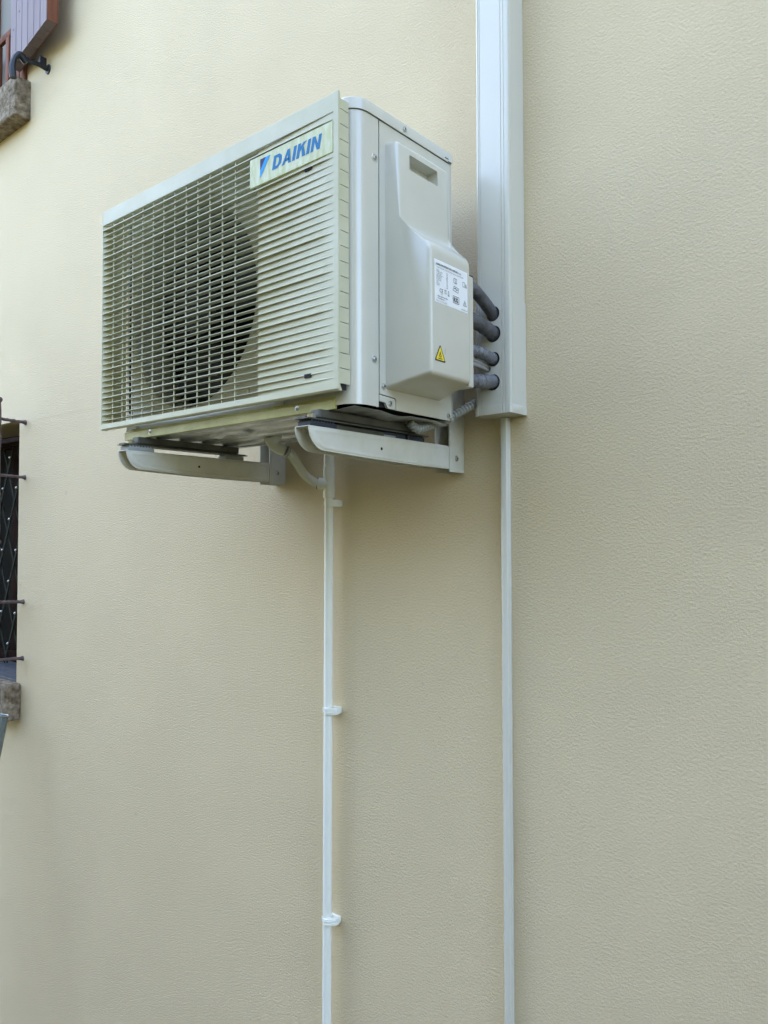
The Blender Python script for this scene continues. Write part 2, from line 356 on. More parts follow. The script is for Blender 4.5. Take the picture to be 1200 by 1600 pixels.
# upper window
def window_frame(name, x0, x1, y0, y1, z0, z1, w, mullion=True):
    bm = B(); box(bm, x0, x0 + w, y0, y1, z0, z1, .003); box(bm, x1 - w, x1, y0, y1, z0, z1, .003)
    box(bm, x0 + w, x1 - w, y0 + .001, y1 - .001, z0, z0 + w, .003); box(bm, x0 + w, x1 - w, y0 + .001, y1 - .001, z1 - w, z1, .003)
    if mullion: box(bm, (x0 + x1) / 2 - w * .6, (x0 + x1) / 2 + w * .6, y0 + .002, y1 - .002, z0 + w, z1 - w, .003)
    return obj(name, bm, M['wood'], house, True, 'sharp')
w1 = window_frame('window', UO[0] + .002, UO[1] - .048, .10, .15, UO[2] + .002, UO[3] - .002, .06)
tag(w1, 'upper window with brown wooden frame', None)
bm = B(); box(bm, UO[0] + .06, UO[1] - .1, .128, .132, UO[2] + .06, UO[3] - .06); obj('pane', bm, M['curtain'], w1)
bm = B(); box(bm, UO[0] + .02, UO[1] - .05, .052, .068, 2.205, 2.235, .002)                    # low wooden guard rail
for i in range(9):
    x = UO[1] - .10 - i * .105; box(bm, x - .016, x + .016, .050, .070, UO[2] + .004, 2.2045, .002)
obj('guard_rail', bm, M['wood'], w1, True, 'sharp')
bm = B(); box(bm, -3.146, -3.101 - .0015, -.012, .10, 1.852, 3.34, .003)
obj('casing', bm, M['wood'], w1, True, 'sharp')
bm = B(); box(bm, UO[0] - .05, -3.069, -.0645, .10, 1.689, 1.8495, .006, 3)
bmesh.ops.subdivide_edges(bm, edges=[e for e in bm.edges if e.calc_length() > .1], cuts=6, use_grid_fill=True)
for v in bm.verts: v.co += Vector((random.uniform(-1, 1), random.uniform(-1, 1), random.uniform(-1, 1))) * .0012
s1 = obj('sill', bm, M['stone'], w1, True, 'sharp')

# shutter: six boards, ajar a little off the wall
hinge = Vector((-3.128, -.058)); tip = Vector((-2.727, -.1035)); d2 = (tip - hinge).normalized(); n2 = Vector((-d2.y, d2.x))   # n2 towards the wall
SW = (tip - hinge).length; ST = .038; SZ0, SZ1 = 1.90, 3.30
bm = B()
def sp(s, t, z): p = hinge + d2 * s + n2 * t; return (p.x, p.y, z)
nb = 6; edge = .0; bw = SW / nb
for i in range(nb):
    s0, s1_ = i * bw, (i + 1) * bw
    g = .0016
    q = [(s0 + (g if i else 0), 0.003), (s0 + (g + .002 if i else .003), 0), (s1_ - (g + .002 if i < nb - 1 else .003), 0), (s1_ - (g if i < nb - 1 else 0), .003), (s1_ - (g if i < nb - 1 else 0), ST - .001), (s0 + (g if i else 0), ST - .001)]
    lo = [bm.verts.new(sp(s, t, SZ0)) for s, t in q]; hi = [bm.verts.new(sp(s, t, SZ1)) for s, t in q]
    bm.faces.new(lo[::-1]); bm.faces.new(hi)
    for k in range(len(q)): bm.faces.new((lo[k], lo[(k + 1) % 6], hi[(k + 1) % 6], hi[k]))
shut = obj('shutter', bm, M['shutter'], house, False); tag(shut, 'boarded mauve brown shutter standing open off the wall', None)
bm = B()                                                          # unpainted rear layer and edges
q = [(0.0, .006), (SW + .003, .006), (SW + .003, ST + .004), (0.0, ST + .004)]
q = [(0.002, ST), (SW + .0025, ST), (SW + .0025, ST + .003), (0.002, ST + .003)]
lo = [bm.verts.new(sp(s, t, SZ0 + .002)) for s, t in q]; hi = [bm.verts.new(sp(s, t, SZ1)) for s, t in q]
bm.faces.new(lo[::-1]); bm.faces.new(hi)
for k in range(4): bm.faces.new((lo[k], lo[(k + 1) % 4], hi[(k + 1) % 4], hi[k]))
q = [(SW + .0005, .001), (SW + .003, .001), (SW + .003, ST - .001), (SW + .0005, ST - .001)]
lo = [bm.verts.new(sp(s, t, SZ0 - .001)) for s, t in q]; hi = [bm.verts.new(sp(s, t, SZ1)) for s, t in q]
bm.faces.new(lo[::-1]); bm.faces.new(hi)
for k in range(4): bm.faces.new((lo[k], lo[(k + 1) % 4], hi[(k + 1) % 4], hi[k]))
obj('edge_board', bm, M['wood'], shut)
bm = B()
for i in range(5):                                                # nail heads running diagonally over the boards
    for zz in (2.04 + i * .042, 2.75 + i * .04):
        s = (i + .55) * bw; c = Vector(sp(s, -.0006, zz)); bm = B(); tube(bm, [c, c + Vector((n2.x, n2.y, 0)) * -.001], .004, 8); obj('nail', bm, M['iron'], shut)

# hold-back iron set in the wall under the shutter
hb = thing('shutter_holdback', 'black iron shutter catch sticking out of the wall under the open shutter', 'shutter catch', (-2.920, 0, 1.838))
bm = B(); c = Vector((-2.920, 0, 1.838)); tube(bm, [c + Vector((0, .001, 0)), c + Vector((0, -.004, 0)), c + Vector((0, -.007, 0))], [.019, .019, .012], 14)
obj('rosette', bm, M['iron'], hb, True, 'sharp')
bm = B(); tube(bm, spline([(-2.92, -.003, 1.838), (-2.92, -.03, 1.8405), (-2.92, -.07, 1.837), (-2.92, -.103, 1.834)], 12), [.0105, .011, .0115, .0105, .010, .0095, .009, .009, .009, .0095, .010, .011, .012][:13], 8)
obj('arm', bm, M['iron'], hb, True, 'sharp')
bm = B(); box(bm, -2.926, -2.914, -.037, -.010, 1.842, 1.876, .002); obj('stop_tab', bm, M['iron'], hb)
bm = B()
pp = spline([(-2.92, -.088, 1.822), (-2.92, -.104, 1.838), (-2.92, -.117, 1.841), (-2.92, -.131, 1.822), (-2.92, -.139, 1.792), (-2.92, -.139, 1.765), (-2.92, -.136, 1.742)], 24)
tube(bm, pp, [.010 + .004 * abs(math.sin(i * .21 + .5)) for i in range(len(pp))], 8)
obj('hook', bm, M['iron'], hb, True, 'sharp')

# lower window with its folding gate, sill and cage grille
w2 = window_frame('window', LO[0] + .002, LO[1] - .002, .20, .25, LO[2] + .02, LO[3] - .002, .055)
w2.data.materials[0] = M['dwood']
tag(w2, 'lower window set deep in a dark opening', None)
bm = B(); box(bm, LO[0] + .05, LO[1] - .05, .222, .226, LO[2] + .06, LO[3] - .05); obj('pane', bm, M['blackpane'], w2)
bm = B(); box(bm, LO[0] + .004, LO[1] - .004, .03, .10, LO[3] - .075, LO[3] - .055, .003)
obj('roller_blind_box', bm, M['dwood'], w2)
bm = B(); box(bm, LO[0], LO[1] - .001, .0, .199, -.599, -.576, .002); obj('sill_slab', bm, M['slate'], w2)
bm = B(); box(bm, LO[0] - .04, -3.087, -.066, -.0005, -.726, -.581, .009, 3)
bmesh.ops.subdivide_edges(bm, edges=[e for e in bm.edges if e.calc_length() > .04], cuts=7, use_grid_fill=True)
for v in bm.verts: v.co += Vector((random.uniform(-1, 1), random.uniform(-1, .3), random.uniform(-1, 1))) * .0016
obj('sill', bm, M['stone'], w2, True, 'sharp')
# scissor gate behind the bars
px, pz = .067, .1375; gz0, gz1 = -.56, .40
bm = B(); xs_ = [-3.204 - i * px for i in range(12)]
for i in range(-8, 12):                                           # two layers of crossing flats
    for sgn, yy in ((1, .118), (-1, .124)):
        a = [-3.204 - 11 * px, None]; p0 = None
        za = .3532 - .1375 * (0 if sgn > 0 else 1) + i * 2 * pz
        x_a, x_b = -3.204 + .2, -3.204 - 11 * px
        def zz(x): return za + sgn * (x + 3.4742) / px * pz
        t0, t1 = sorted(((gz0 - za) / sgn * px / pz - 3.4742, (gz1 - za) / sgn * px / pz - 3.4742))
        t0, t1 = max(t0, x_b), min(t1, -3.14)
        if t1 - t0 < .02: continue
        bar(bm, (t0, yy, zz(t0)), (t1, yy, zz(t1)), .003, .013, (0, 0, 1))
gate = obj('folding_gate', bm, M['gate'], w2)
tag(gate, 'dark folding lattice gate with pale rivets', None)
for x, zs0 in ((-3.4742, .3532), (-3.5412, .2157), (-3.4072, .2157), (-3.6082, .3532)):
    for k in range(4):
        z = zs0 - k * 2 * pz
        if z < gz0: continue
        bm = B(); tube(bm, [(x, .116, z), (x, .112, z), (x, .109, z)], [.006, .006, .003], 10); obj('rivet', bm, M['screw'], gate, True, 'sharp')

cage = thing('window_grille', 'brown wrought iron cage grille standing off the lower window', 'window grille', (-3.6, -.05, -.75))
def wbar(bm, a, b, r, n=14, seg=6):
    a = Vector(a); b = Vector(b); pts = [a.lerp(b, i / n) + Vector((random.uniform(-1, 1), random.uniform(-1, 1), random.uniform(-1, 1))) * .0012 for i in range(n + 1)]
    tube(bm, pts, [r * random.uniform(.82, 1.15) for _ in pts], seg)
for z in (.4578, .2375, -.2585, -.4824):
    for x in (-3.078, -4.16):
        bm = B(); n = 12; pts = [Vector((x, .004 - .103 * i / n, z + random.uniform(-1, 1) * .001 + .004 * (i / n))) for i in range(n + 1)]
        tube(bm, pts, [.013, .0095, .007] + [.0068 * random.uniform(.85, 1.12) for _ in range(n - 2)], 6); obj('side_bar', bm, M['wiron'], cage, True, 'sharp')
    bm = B(); wbar(bm, (-3.074, -.0985, z + .004), (-4.165, -.0985, z + .004), .0068, 40); obj('cross_bar', bm, M['wiron'], cage, True, 'sharp')
for i in range(8):
    x = -3.069 - i * .1535
    bm = B(); wbar(bm, (x, -.108, .525), (x, -.108, -.60), .0085, 44)
    obj('upright_bar', bm, M['wiron'], cage, True, 'sharp')
    bm = B(); bmesh.ops.create_uvsphere(bm, u_segments=12, v_segments=8, radius=.012, matrix=Matrix.Translation((x, -.108, .535)))
    obj('knob', bm, M['wiron'], cage, True); bm = B()
    bmesh.ops.create_uvsphere(bm, u_segments=12, v_segments=8, radius=.0135, matrix=Matrix.Translation((x, -.108, -.02)) @ Matrix.Diagonal((1, 1, .8, 1)))
    obj('knob', bm, M['wiron'], cage, True); bm = B()
    bmesh.ops.create_uvsphere(bm, u_segments=12, v_segments=8, radius=.0115, matrix=Matrix.Translation((x, -.108, -.045)) @ Matrix.Diagonal((1, 1, .8, 1)))
    obj('knob', bm, M['wiron'], cage, True)

# leaning metal tube, foot on the paving, top against the lower sill
pt = Vector(POLE_TOP); pb = Vector((pt.x - .01, pt.y - .30, GROUND + .06)); dd = (pt - pb).normalized()
pole = thing('metal_tube', 'blue grey metal tube with rolled rim leaning below the lower window sill', 'tube', tuple(pb))
bm = B(); tube(bm, [pb, pt - dd * .02, pt], [.026, .0275, .0275], 28, cap=False); tube(bm, [pt, pt - dd * .3], [.0255, .025], 28, cap=False)
obj('shaft', bm, M['pole'], pole, True, 'norecalc')
bm = B(); u, v = frame_of(dd); ring = [pt + (u * math.cos(t) + v * math.sin(t)) * .0275 for t in [2 * math.pi * k / 36 for k in range(37)]]
tube(bm, ring, .0022, 6, cap=False); obj('rim', bm, M['screw'], pole, True, 'sharp')

# ---------------------------------------------------------------- air conditioner outdoor unit
AX0, AX1, AYF, AYB, AZ0, AZ1 = -1.640, -.905, -.420, -.1285, .2335, .7664
ac = thing('air_conditioner', 'cream air conditioner outdoor unit with slatted front on wall brackets', 'air conditioner', (-1.27, -.28, .2275))
RC = .034
def corner(x1, yf, rc, n=8):
    return [(x1 - rc + rc * math.sin(t), yf + rc - rc * math.cos(t)) for t in [math.pi / 2 * i / n for i in range(n + 1)]]
# front panel: flat face with the round fan opening, wrapping round the right corner
CX, CZ, CR = -1.3926, .5006, .219
bm = B(); n = 96
def ringv(r, y): return [bm.verts.new((CX + r * math.cos(2 * math.pi * k / n), y, CZ + r * math.sin(2 * math.pi * k / n))) for k in range(n)]
rA = ringv(CR + .006, AYF); rB = ringv(CR + .0015, AYF + .003); rC = ringv(CR, AYF + .012); rD = ringv(CR, AYF + .085); rE = ringv(CR + .012, AYF + .11)
fx0, fx1 = AX0, AX1 - RC
outer = []
for k in range(n):                                                # match the circle with points on the rectangle outline
    a = 2 * math.pi * k / n; dx, dz = math.cos(a), math.sin(a)
    t = min((fx1 - CX) / dx if dx > 1e-9 else 1e9, (fx0 - CX) / dx if dx < -1e-9 else 1e9, (AZ1 - CZ) / dz if dz > 1e-9 else 1e9, (AZ0 + .012 - CZ) / dz if dz < -1e-9 else 1e9)
    outer.append(bm.verts.new((CX + dx * t, AYF, CZ + dz * t)))
for a, b in ((outer, rA), (rA, rB), (rB, rC), (rC, rD), (rD, rE)):
    for k in range(n): bm.faces.new((a[k], a[(k + 1) % n], b[(k + 1) % n], b[k]))
for (x, z) in ((fx0, AZ0 + .012), (fx1, AZ0 + .012), (fx1, AZ1), (fx0, AZ1)):    # fill the four rectangle corners
    c = bm.verts.new((x, AYF, z)); near = sorted(range(n), key=lambda k: (outer[k].co - c.co).length)[:6]
    for k in range(n):
        p, q = outer[k], outer[(k + 1) % n]
        onx = lambda v: abs(v.co.x - x) < 1e-6; onz = lambda v: abs(v.co.z - z) < 1e-6
        if (onx(p) and onz(q) and not onz(p)) or (onz(p) and onx(q) and not onx(p)): bm.faces.new((p, q, c))
cp = [(AX1 - RC - .03, AYF - .0006)] + [(x, y - .0006) for x, y in corner(AX1, AYF, RC, 10)] + [(AX1 + .0004, -.3565), (AX1 - .006, -.3565)]
cp2 = [(p[0], p[1]) for p in cp]
lo = [bm.verts.new((x, y, AZ0 + .001)) for x, y in cp2]; hi = [bm.verts.new((x, y, AZ1)) for x, y in cp2]
for i in range(len(cp2) - 1): bm.faces.new((lo[i], lo[i + 1], hi[i + 1], hi[i]))
obj('front_panel', bm, M['ivory'], ac, True, 'sharp')
# left side, back and dark inner core
bm = B(); box(bm, AX0, AX0 + .002, AYF + .001, AYB, AZ0, AZ1); obj('left_panel', bm, M['ivory'], ac)
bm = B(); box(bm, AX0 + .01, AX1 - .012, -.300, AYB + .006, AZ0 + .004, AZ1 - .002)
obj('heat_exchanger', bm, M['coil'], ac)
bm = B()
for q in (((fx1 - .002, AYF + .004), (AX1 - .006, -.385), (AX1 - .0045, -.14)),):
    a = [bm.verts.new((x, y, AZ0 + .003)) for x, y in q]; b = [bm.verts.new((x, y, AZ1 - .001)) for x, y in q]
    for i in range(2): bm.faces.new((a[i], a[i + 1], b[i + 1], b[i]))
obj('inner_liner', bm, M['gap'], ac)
# fan
fan = None
bm = B(); tube(bm, [(CX, -.345, CZ), (CX, -.352, CZ), (CX, -.392, CZ), (CX, -.398, CZ)], [.055, .062, .058, .045], 32); fan = obj('fan', bm, M['fan'], ac, True, 'sharp')
for k in range(3):
    bm = B(); a0 = k * 2 * math.pi / 3 + .5; G = []
    for i in range(9):
        r = .055 + (.205 - .055) * i / 8; row = []
        for j in range(9):
            a = a0 + (j / 8 - .5) * (1.15 + .5 * i / 8) + .25 * i / 8
            row.append(bm.verts.new((CX + r * math.cos(a), -.375 + (j / 8) * (.055 - .015 * i / 8) + .006 * math.sin(j), CZ + r * math.sin(a))))
        G.append(row)
    for i in range(8):
        for j in range(8): bm.faces.new((G[i][j], G[i + 1][j], G[i + 1][j + 1], G[i][j + 1]))
    o = obj('blade', bm, M['fan'], fan, True)
    o.modifiers.new('s', 'SOLIDIFY').thickness = .003
# lid
lid_o = [(AX0 - .003, AYB + .003), (AX0 - .003, AYF - .003)] + [(x, y) for x, y in corner(AX1 + .003, AYF - .003, RC + .003, 10)] + [(AX1 + .003, AYB + .003)]
bm = B(); nO = len(lid_o)
cx_, cy_ = (AX0 + AX1) / 2, (AYF + AYB) / 2
def sc(p, k): return (p[0] + (-k if p[0] > cx_ else k), p[1] + (-k if p[1] > cy_ else k))
r0 = [bm.verts.new((*p, AZ1 + .0012)) for p in lid_o]; r1 = [bm.verts.new((*p, .7870)) for p in lid_o]; r2_ = [bm.verts.new((*sc(p, .0012), .7890)) for p in lid_o]; r3 = [bm.verts.new((*sc(p, .004), .7897)) for p in lid_o]
rin = [bm.verts.new((*sc(p, .002), AZ1 + .0012)) for p in lid_o]
for a, b in ((rin, r0), (r0, r1), (r1, r2_), (r2_, r3)):
    for k in range(nO): bm.faces.new((a[k], a[(k + 1) % nO], b[(k + 1) % nO], b[k]))
bm.faces.new(r3)
obj('lid', bm, M['ivory'], ac, True, 'sharp')
# right side panel with the clip plate cut into its lower front corner
bm = B()
prism(bm, [(-.3530, AZ0 + .026), (-.3090, AZ0 + .0235), (-.3060, AZ0 + .020), (-.3060, AZ0 + .001), (AYB, AZ0 + .001), (AYB, AZ1), (-.3530, AZ1)], 'x', AX1 - .0035, AX1)
side = obj('side_panel', bm, M['ivory'], ac)
bm = B(); prism(bm, [(-.3545, AZ0 + .024), (-.3125, AZ0 + .0215), (-.3085, AZ0 + .018), (-.3085, AZ0 + .0015), (-.331, AZ0 + .0015), (-.338, AZ0 + .0115), (-.3545, AZ0 + .0125)], 'x', AX1 - .004, AX1 + .0006)
obj('clip_plate', bm, M['ivory'], ac)
bm = B(); box(bm, AX1 - .010, AX1 + .0006, AYB + .0005, AYB + .0035, AZ0 + .003, .7660)                # folded rear edge
obj('rear_flange', bm, M['ivory'], ac)
# base pan
bm = B(); rows = []; N = 60
def pan_z(y, x):
    t = (y - AYF) / (AYB - AYF); z = .2290
    w = math.sin(t * math.pi * 9.0)
    return z + (.0045 if w > .25 else (.0 if w < -.25 else .00225 * (w / .25 + 1))) * (1 if .06 < t < .94 else 0)
for i in range(N + 1):
    y = AYF + .0005 + (AYB - AYF - .001) * i / N; row = []
    for j in range(41):
        x = AX0 + .001 + (AX1 - AX0 - .003) * j / 40; z = pan_z(y, x)
        if x > -1.06: z = .2295 - .004 * max(0, math.sin((y + .42) * 38 + (x + 1.06) * 22)) * math.sin(min(1, max(0, (x + 1.06) / .05)) * math.pi / 2)
        for hx, hy, hr, hd in ((-1.42, -.33, .012, .006), (-1.34, -.30, .010, .006), (-1.31, -.31, .008, .006), (-1.12, -.27, .02, .006), (-1.23, -.20, .016, .007)):
            if (x - hx) ** 2 + (y - hy) ** 2 < (hr * 1.6) ** 2: z -= hd
        row.append(bm.verts.new((x, y, z)))
    rows.append(row)
for a, b in zip(rows, rows[1:]):
    for j in range(40): bm.faces.new((a[j], a[j + 1], b[j + 1], b[j]))
obj('base_pan', bm, M['galv'], ac, True, 'sharp')
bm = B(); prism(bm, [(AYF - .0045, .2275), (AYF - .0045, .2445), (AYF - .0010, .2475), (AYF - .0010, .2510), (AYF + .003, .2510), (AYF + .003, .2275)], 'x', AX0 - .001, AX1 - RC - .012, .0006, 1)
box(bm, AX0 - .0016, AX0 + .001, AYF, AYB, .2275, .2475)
obj('base_rim', bm, M['rimbounce'], ac)
for x in (-1.535, -1.048):
    screw_o, cross = screw('screw', (x, AYF - .0045, .2385), (0, -1, 0), .0042, ac); obj('cross_recess', cross, M['gap'], screw_o)
for x in (-1.60, -1.10):
    bm = B(); box(bm, x - .012, x + .012, AYF - .0062, AYF - .001, .2500, .2570, .001); obj('tab', bm, M['ivory'], ac)
for (y, z) in ((-.3662, .6914), (-.2818, .7775), (-.3672, .3203), (-.3423, .2745), (-.3240, .2445), (-.1385, .2440)):
    xx = AX1 + (.0032 if z > .77 else .0008)
    if y < -.36:                                                  # dimple in the front panel edge
        bm = B(); tube(bm, [(xx - .0009, y, z), (xx + .0001, y, z)], [.0085, .0075], 20); obj('washer', bm, M['galv'], ac, True, 'sharp')
    screw_o, cross = screw('screw', (xx, y, z), (1, 0, 0), .0043, ac); obj('cross_recess', cross, M['gap'], screw_o)
bm = B(); box(bm, AX1 + .0028, AX1 + .0034, -.150, -.138, .7725, .7745); box(bm, AX1 + .0028, AX1 + .0034, -.1400, -.1285, .7560 + .0115, .7580 + .0115); obj('lid_slot', bm, M['gap'], ac)
bm = B(); box(bm, AX1 - .002, AX1 + .006, -.1340, -.1270, .2345, .2400, .0008); obj('rear_clip', bm, M['galv'], ac)

# front grille
GX0, GX1, GZ0, GZ1, GY = -1.7035, -.9170, .2540, .7849, -.4500
GR = M['grille']; gl = None
bm = B(); BT, BB = .7508, .2680
prism(bm, [(GY, BT), (GY, GZ1 - .0015), (GY + .0015, GZ1), (GY + .0055, GZ1), (GY + .0055, BT + .001)], 'x', GX0, GX1)
prism(bm, [(GY, BB), (GY, GZ0 + .003), (GY + .0025, GZ0), (GY + .010, GZ0), (GY + .010, GZ0 + .003), (GY + .004, BB)], 'x', GX0, GX1 - .001)
box(bm, GX0 - .0004, GX0 + .0022, GY - .0002, GY + .018, GZ0 + .0003, GZ1 - .0003, .0005, 1)
box(bm, GX1 - .012, GX1 + .0004, GY - .0003, GY + .0056, GZ0 + .002, GZ1 + .0002, .0010, 2)
grille = obj('grille', bm, GR, ac); tag(grille, 'slatted cream plastic front grille', None)
PIT = .01354
def depth_at(x):  # slat depth 18 mm in the open part
    D_ = .0150
    if GX0 + .062 <= x <= -1.1474: return D_
    if x < GX0 + .062: return .0285 * max(0, min(1, (x - GX0 - .0022) / .058))
    return .0056 * max(0, (-.932 - x) / (.2154)) if x < -.932 else 0
def depth_old(x):                                                   # the sloping floor between the slats
    if x < GX0 + .045: return .0128 * max(0, min(1, (x - GX0 - .0022) / .042))
    if x > -1.1474: return .0056 * max(0, (-.932 - x) / (.2154)) if x < -.932 else 0
    return .0128
for (xa, xb, k) in ((GX0 + .002, GX0 + .0615, 8), (-1.1474, GX1 - .011, 22)):
    bm = B()
    p = [xa + (xb - xa) * i / k for i in range(k + 1)]
    a = [bm.verts.new((x, GY + .0008 + depth_at(x) * (1 if x > -1.3 else 1), BB)) for x in p]; b = [bm.verts.new((x, GY + .0008 + depth_at(x), BT)) for x in p]
    for i in range(k): bm.faces.new((a[i], a[i + 1], b[i + 1], b[i]))
    obj('grille_floor', bm, GR, grille, True)
PLX0, PLX1, PLZ0, PLZ1 = -1.1550, -.9340, .6778, .7345
PLX1 = -.9300
z = .7371; zs_ = []
i0 = 1
while z - .0 > BB + .006:
    zs_.append((z, i0)); z -= PIT; i0 += 1
zs_ = [(.7371 - k * PIT, k) for k in range(-1, 36) if .7371 - k * PIT > BB + .004]
for z, k in zs_:
    bm = B(); strong = (k % 5 == 0)
    xb = GX1 - .0115 if not (PLZ0 - .002 < z < PLZ1 + .001) else PLX0 + .0015
    p = [GX0 + .002 + (xb - GX0 - .002) * i / 48 for i in range(49)]
    yf = GY - (.0016 if strong else 0.0); th = .0017 if strong else .0010
    def prof(x):
        d = min(.0150, max(depth_at(x), .0006)) + .0012
        f = yf if x < -.96 else yf + (GY + .0004 - yf) * min(1, (x + .96) / .03)
        return ((f, z - th * .5 + .0), (f, z + th * .5), (GY + d, z + .0018 + .0007), (GY + d, z + .0018 - .0004))
    rr = [[bm.verts.new((x, y, zz)) for y, zz in prof(x)] for x in p]
    for a, b in zip(rr, rr[1:]):
        for q in range(4): bm.faces.new((a[q], a[(q + 1) % 4], b[(q + 1) % 4], b[q]))
    bm.faces.new(rr[0]); bm.faces.new(rr[-1][::-1])
    obj('slat', bm, GR, grille)
for i, x in enumerate([-1.6588 + .0413 * k for k in range(12)]):   # upright ribs behind the slats
    bm = B(); box(bm, x - .0010, x + .0010, GY + .0035, GY + .0058, BB + .0005, BT - .0005); obj('rib', bm, GR, grille)
for (x, z0, z1) in ((-1.681, .2695, .2955), (-1.668, .2695, .2815), (-1.676, .737, .7505), (-1.17, .2785, .292)):
    bm = B(); box(bm, x - .001, x + .001, GY + .0090, GY + .0130, z0, z1); obj('short_rib', bm, GR, grille)
# right return of the grille: a comb of tabs
bm = B(); tz = .2700 - .003; k = 0
while tz < .770:
    z1 = min(tz + .0271 - .0013, .7725); yb = GY + .0275 + (.0035 if tz < .30 else 0)
    box(bm, GX1 - .0030, GX1 - .0003, GY + .0058, yb, tz, z1); tz += .0271; k += 1
obj('side_comb', bm, GR, grille)
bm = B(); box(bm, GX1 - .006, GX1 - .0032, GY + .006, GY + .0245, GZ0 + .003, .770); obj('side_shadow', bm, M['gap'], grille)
for zc in (.6680, .2890):                                          # two small clip windows right of centre
    bm = B(); box(bm, -1.0020, -.9850, GY - .0001, GY + .0032, zc - .0034, zc + .0034); obj('clip_window', bm, M['gap'], grille)
# brand plate
bm = B(); box(bm, PLX0, PLX1, GY - .0005, GY + .004, PLZ0, PLZ1, .0006, 1); box(bm, PLX0, PLX0 + .0015, GY + .002, GY + .012, PLZ0, PLZ1)
plate = obj('brand_plate', bm, M['sticker'], ac); tag(plate, 'name plate reading DAIKIN under crinkled clear film', None)
YP = GY - .0005
def plate_poly(polys, m, name, y):
    bm = B()
    for p in polys: bm.faces.new([bm.verts.new((q[0], y, q[1])) for q in p])
    return obj(name, bm, m, plate)
# letters as bold slanted outlines: unit cell 0..1 wide, 0..1 tall
LET = {
 'D': ([[(0, 0), (.32, 0), (.32, 1), (0, 1)], [(.32, .78), (.5, .78), (.62, .66), (.92, .80), (.62, 1), (.32, 1)], [(.62, .66), (.62, .34), (.95, .25), (.98, .5), (.92, .80)], [(.32, 0), (.60, 0), (.95, .25), (.62, .34), (.5, .22), (.32, .22)]], 1.05),
 'A': ([[(0, 0), (.30, 0), (.52, .62), (.40, 1)], [(.40, 1), (.52, .62), (.72, 0), (1.02, 0), (.68, 1)], [(.30, .20), (.74, .20), (.70, .40), (.36, .40)]], 1.08),
 'I': ([[(0, 0), (.32, 0), (.32, 1), (0, 1)]], .42),
 'K': ([[(0, 0), (.32, 0), (.32, 1), (0, 1)], [(.32, .42), (.46, .56), (.92, 1), (.55, 1), (.32, .72)], [(.46, .56), (.62, 0), (1.0, 0), (.66, .70)]], 1.02),
 'N': ([[(0, 0), (.30, 0), (.30, 1), (0, 1)], [(.66, 0), (.96, 0), (.96, 1), (.66, 1)], [(.30, 1), (.30, .60), (.66, 0), (.66, .42)]], 1.04)}
lx, lh, lw, lz = -1.0900, .0262, .0272, .6945
for i, ch in enumerate('DAIKIN'):
    P, adv = LET[ch]; polys = []
    for q in P: polys.append([(lx + p[0] * lw * .92 + .24 * p[1] * lh, lz + p[1] * lh) for p in q])
    plate_poly([q for q in polys], M['blue'], 'letter', YP - .0003); lx += adv * lw * .92 + .0008
plate_poly([[(-1.1240, .7000), (-1.1240, .7268), (-1.1060, .7268)]], M['navy'], 'emblem', YP - .0003)
plate_poly([[(-1.1240, .6895), (-1.1240, .7045), (-1.1075, .7268), (-1.0945, .7268)]], M['cyan'], 'emblem', YP - .0004)

# valve cover
bm = B()
prof = [(.7325, 0), (.7275, .0285), (.5850, .0325), (.5700, .0350), (.5240, .0955), (.5120, .1025), (.2860, .1040), (.2705, 0)]
def yf_(p): return -.3362 + p * .02
def yb_(p): return -.1640 - p * .44
F = [bm.verts.new((AX1 + p, yf_(p), z)) for z, p in prof]; K = [bm.verts.new((AX1 + p, yb_(p), z)) for z, p in prof]
n = len(prof)
bm.faces.new(F); bm.faces.new(K[::-1])
for i in range(n): bm.faces.new((F[i], F[(i + 1) % n], K[(i + 1) % n], K[i]))
bm.edges.ensure_lookup_table()
es = [e for e in bm.edges if max(v.co.x for v in e.verts) > AX1 + .02]
bmesh.ops.bevel(bm, geom=es, offset=.0085, segments=5, profile=.5, affect='EDGES', clamp_overlap=True)
cover = obj('valve_cover', bm, M['ivory'], ac, True, 'sharp'); tag(cover, 'stepped cream valve cover bulging from the right side', None)
bm = B(); box(bm, AX1 + .004, AX1 + .06, -.3005, -.2120, .6830, .7125, .003, 2); boolean(cover, bm)
for p in cover.data.polygons: p.use_smooth = True
cover.data.set_sharp_from_angle(angle=R(28))
bm = B(); box(bm, AX1 + .0005, AX1 + .0045, -.303, -.209, .680, .7145); obj('handle_back', bm, M['ivory'], cover)
bm = B(); box(bm, AX1 + .0001, AX1 + .098, -.2095 + .0, -.2055 + .0, .2830, .5130, .0015, 2)
box(bm, AX1 + .0001, AX1 + .088, -.2090, -.1760, .2840, .5000, .003, 2)
obj('cover_back', bm, M['ivory'], cover)
bm = B(); prism(bm, [(-1.6285, .290), (-1.6215, .290), (-1.6215, .735), (-1.6285, .735)], 'y', AYF - .0012, AYF - .0004); obj('panel_slot', bm, M['gap'], ac)

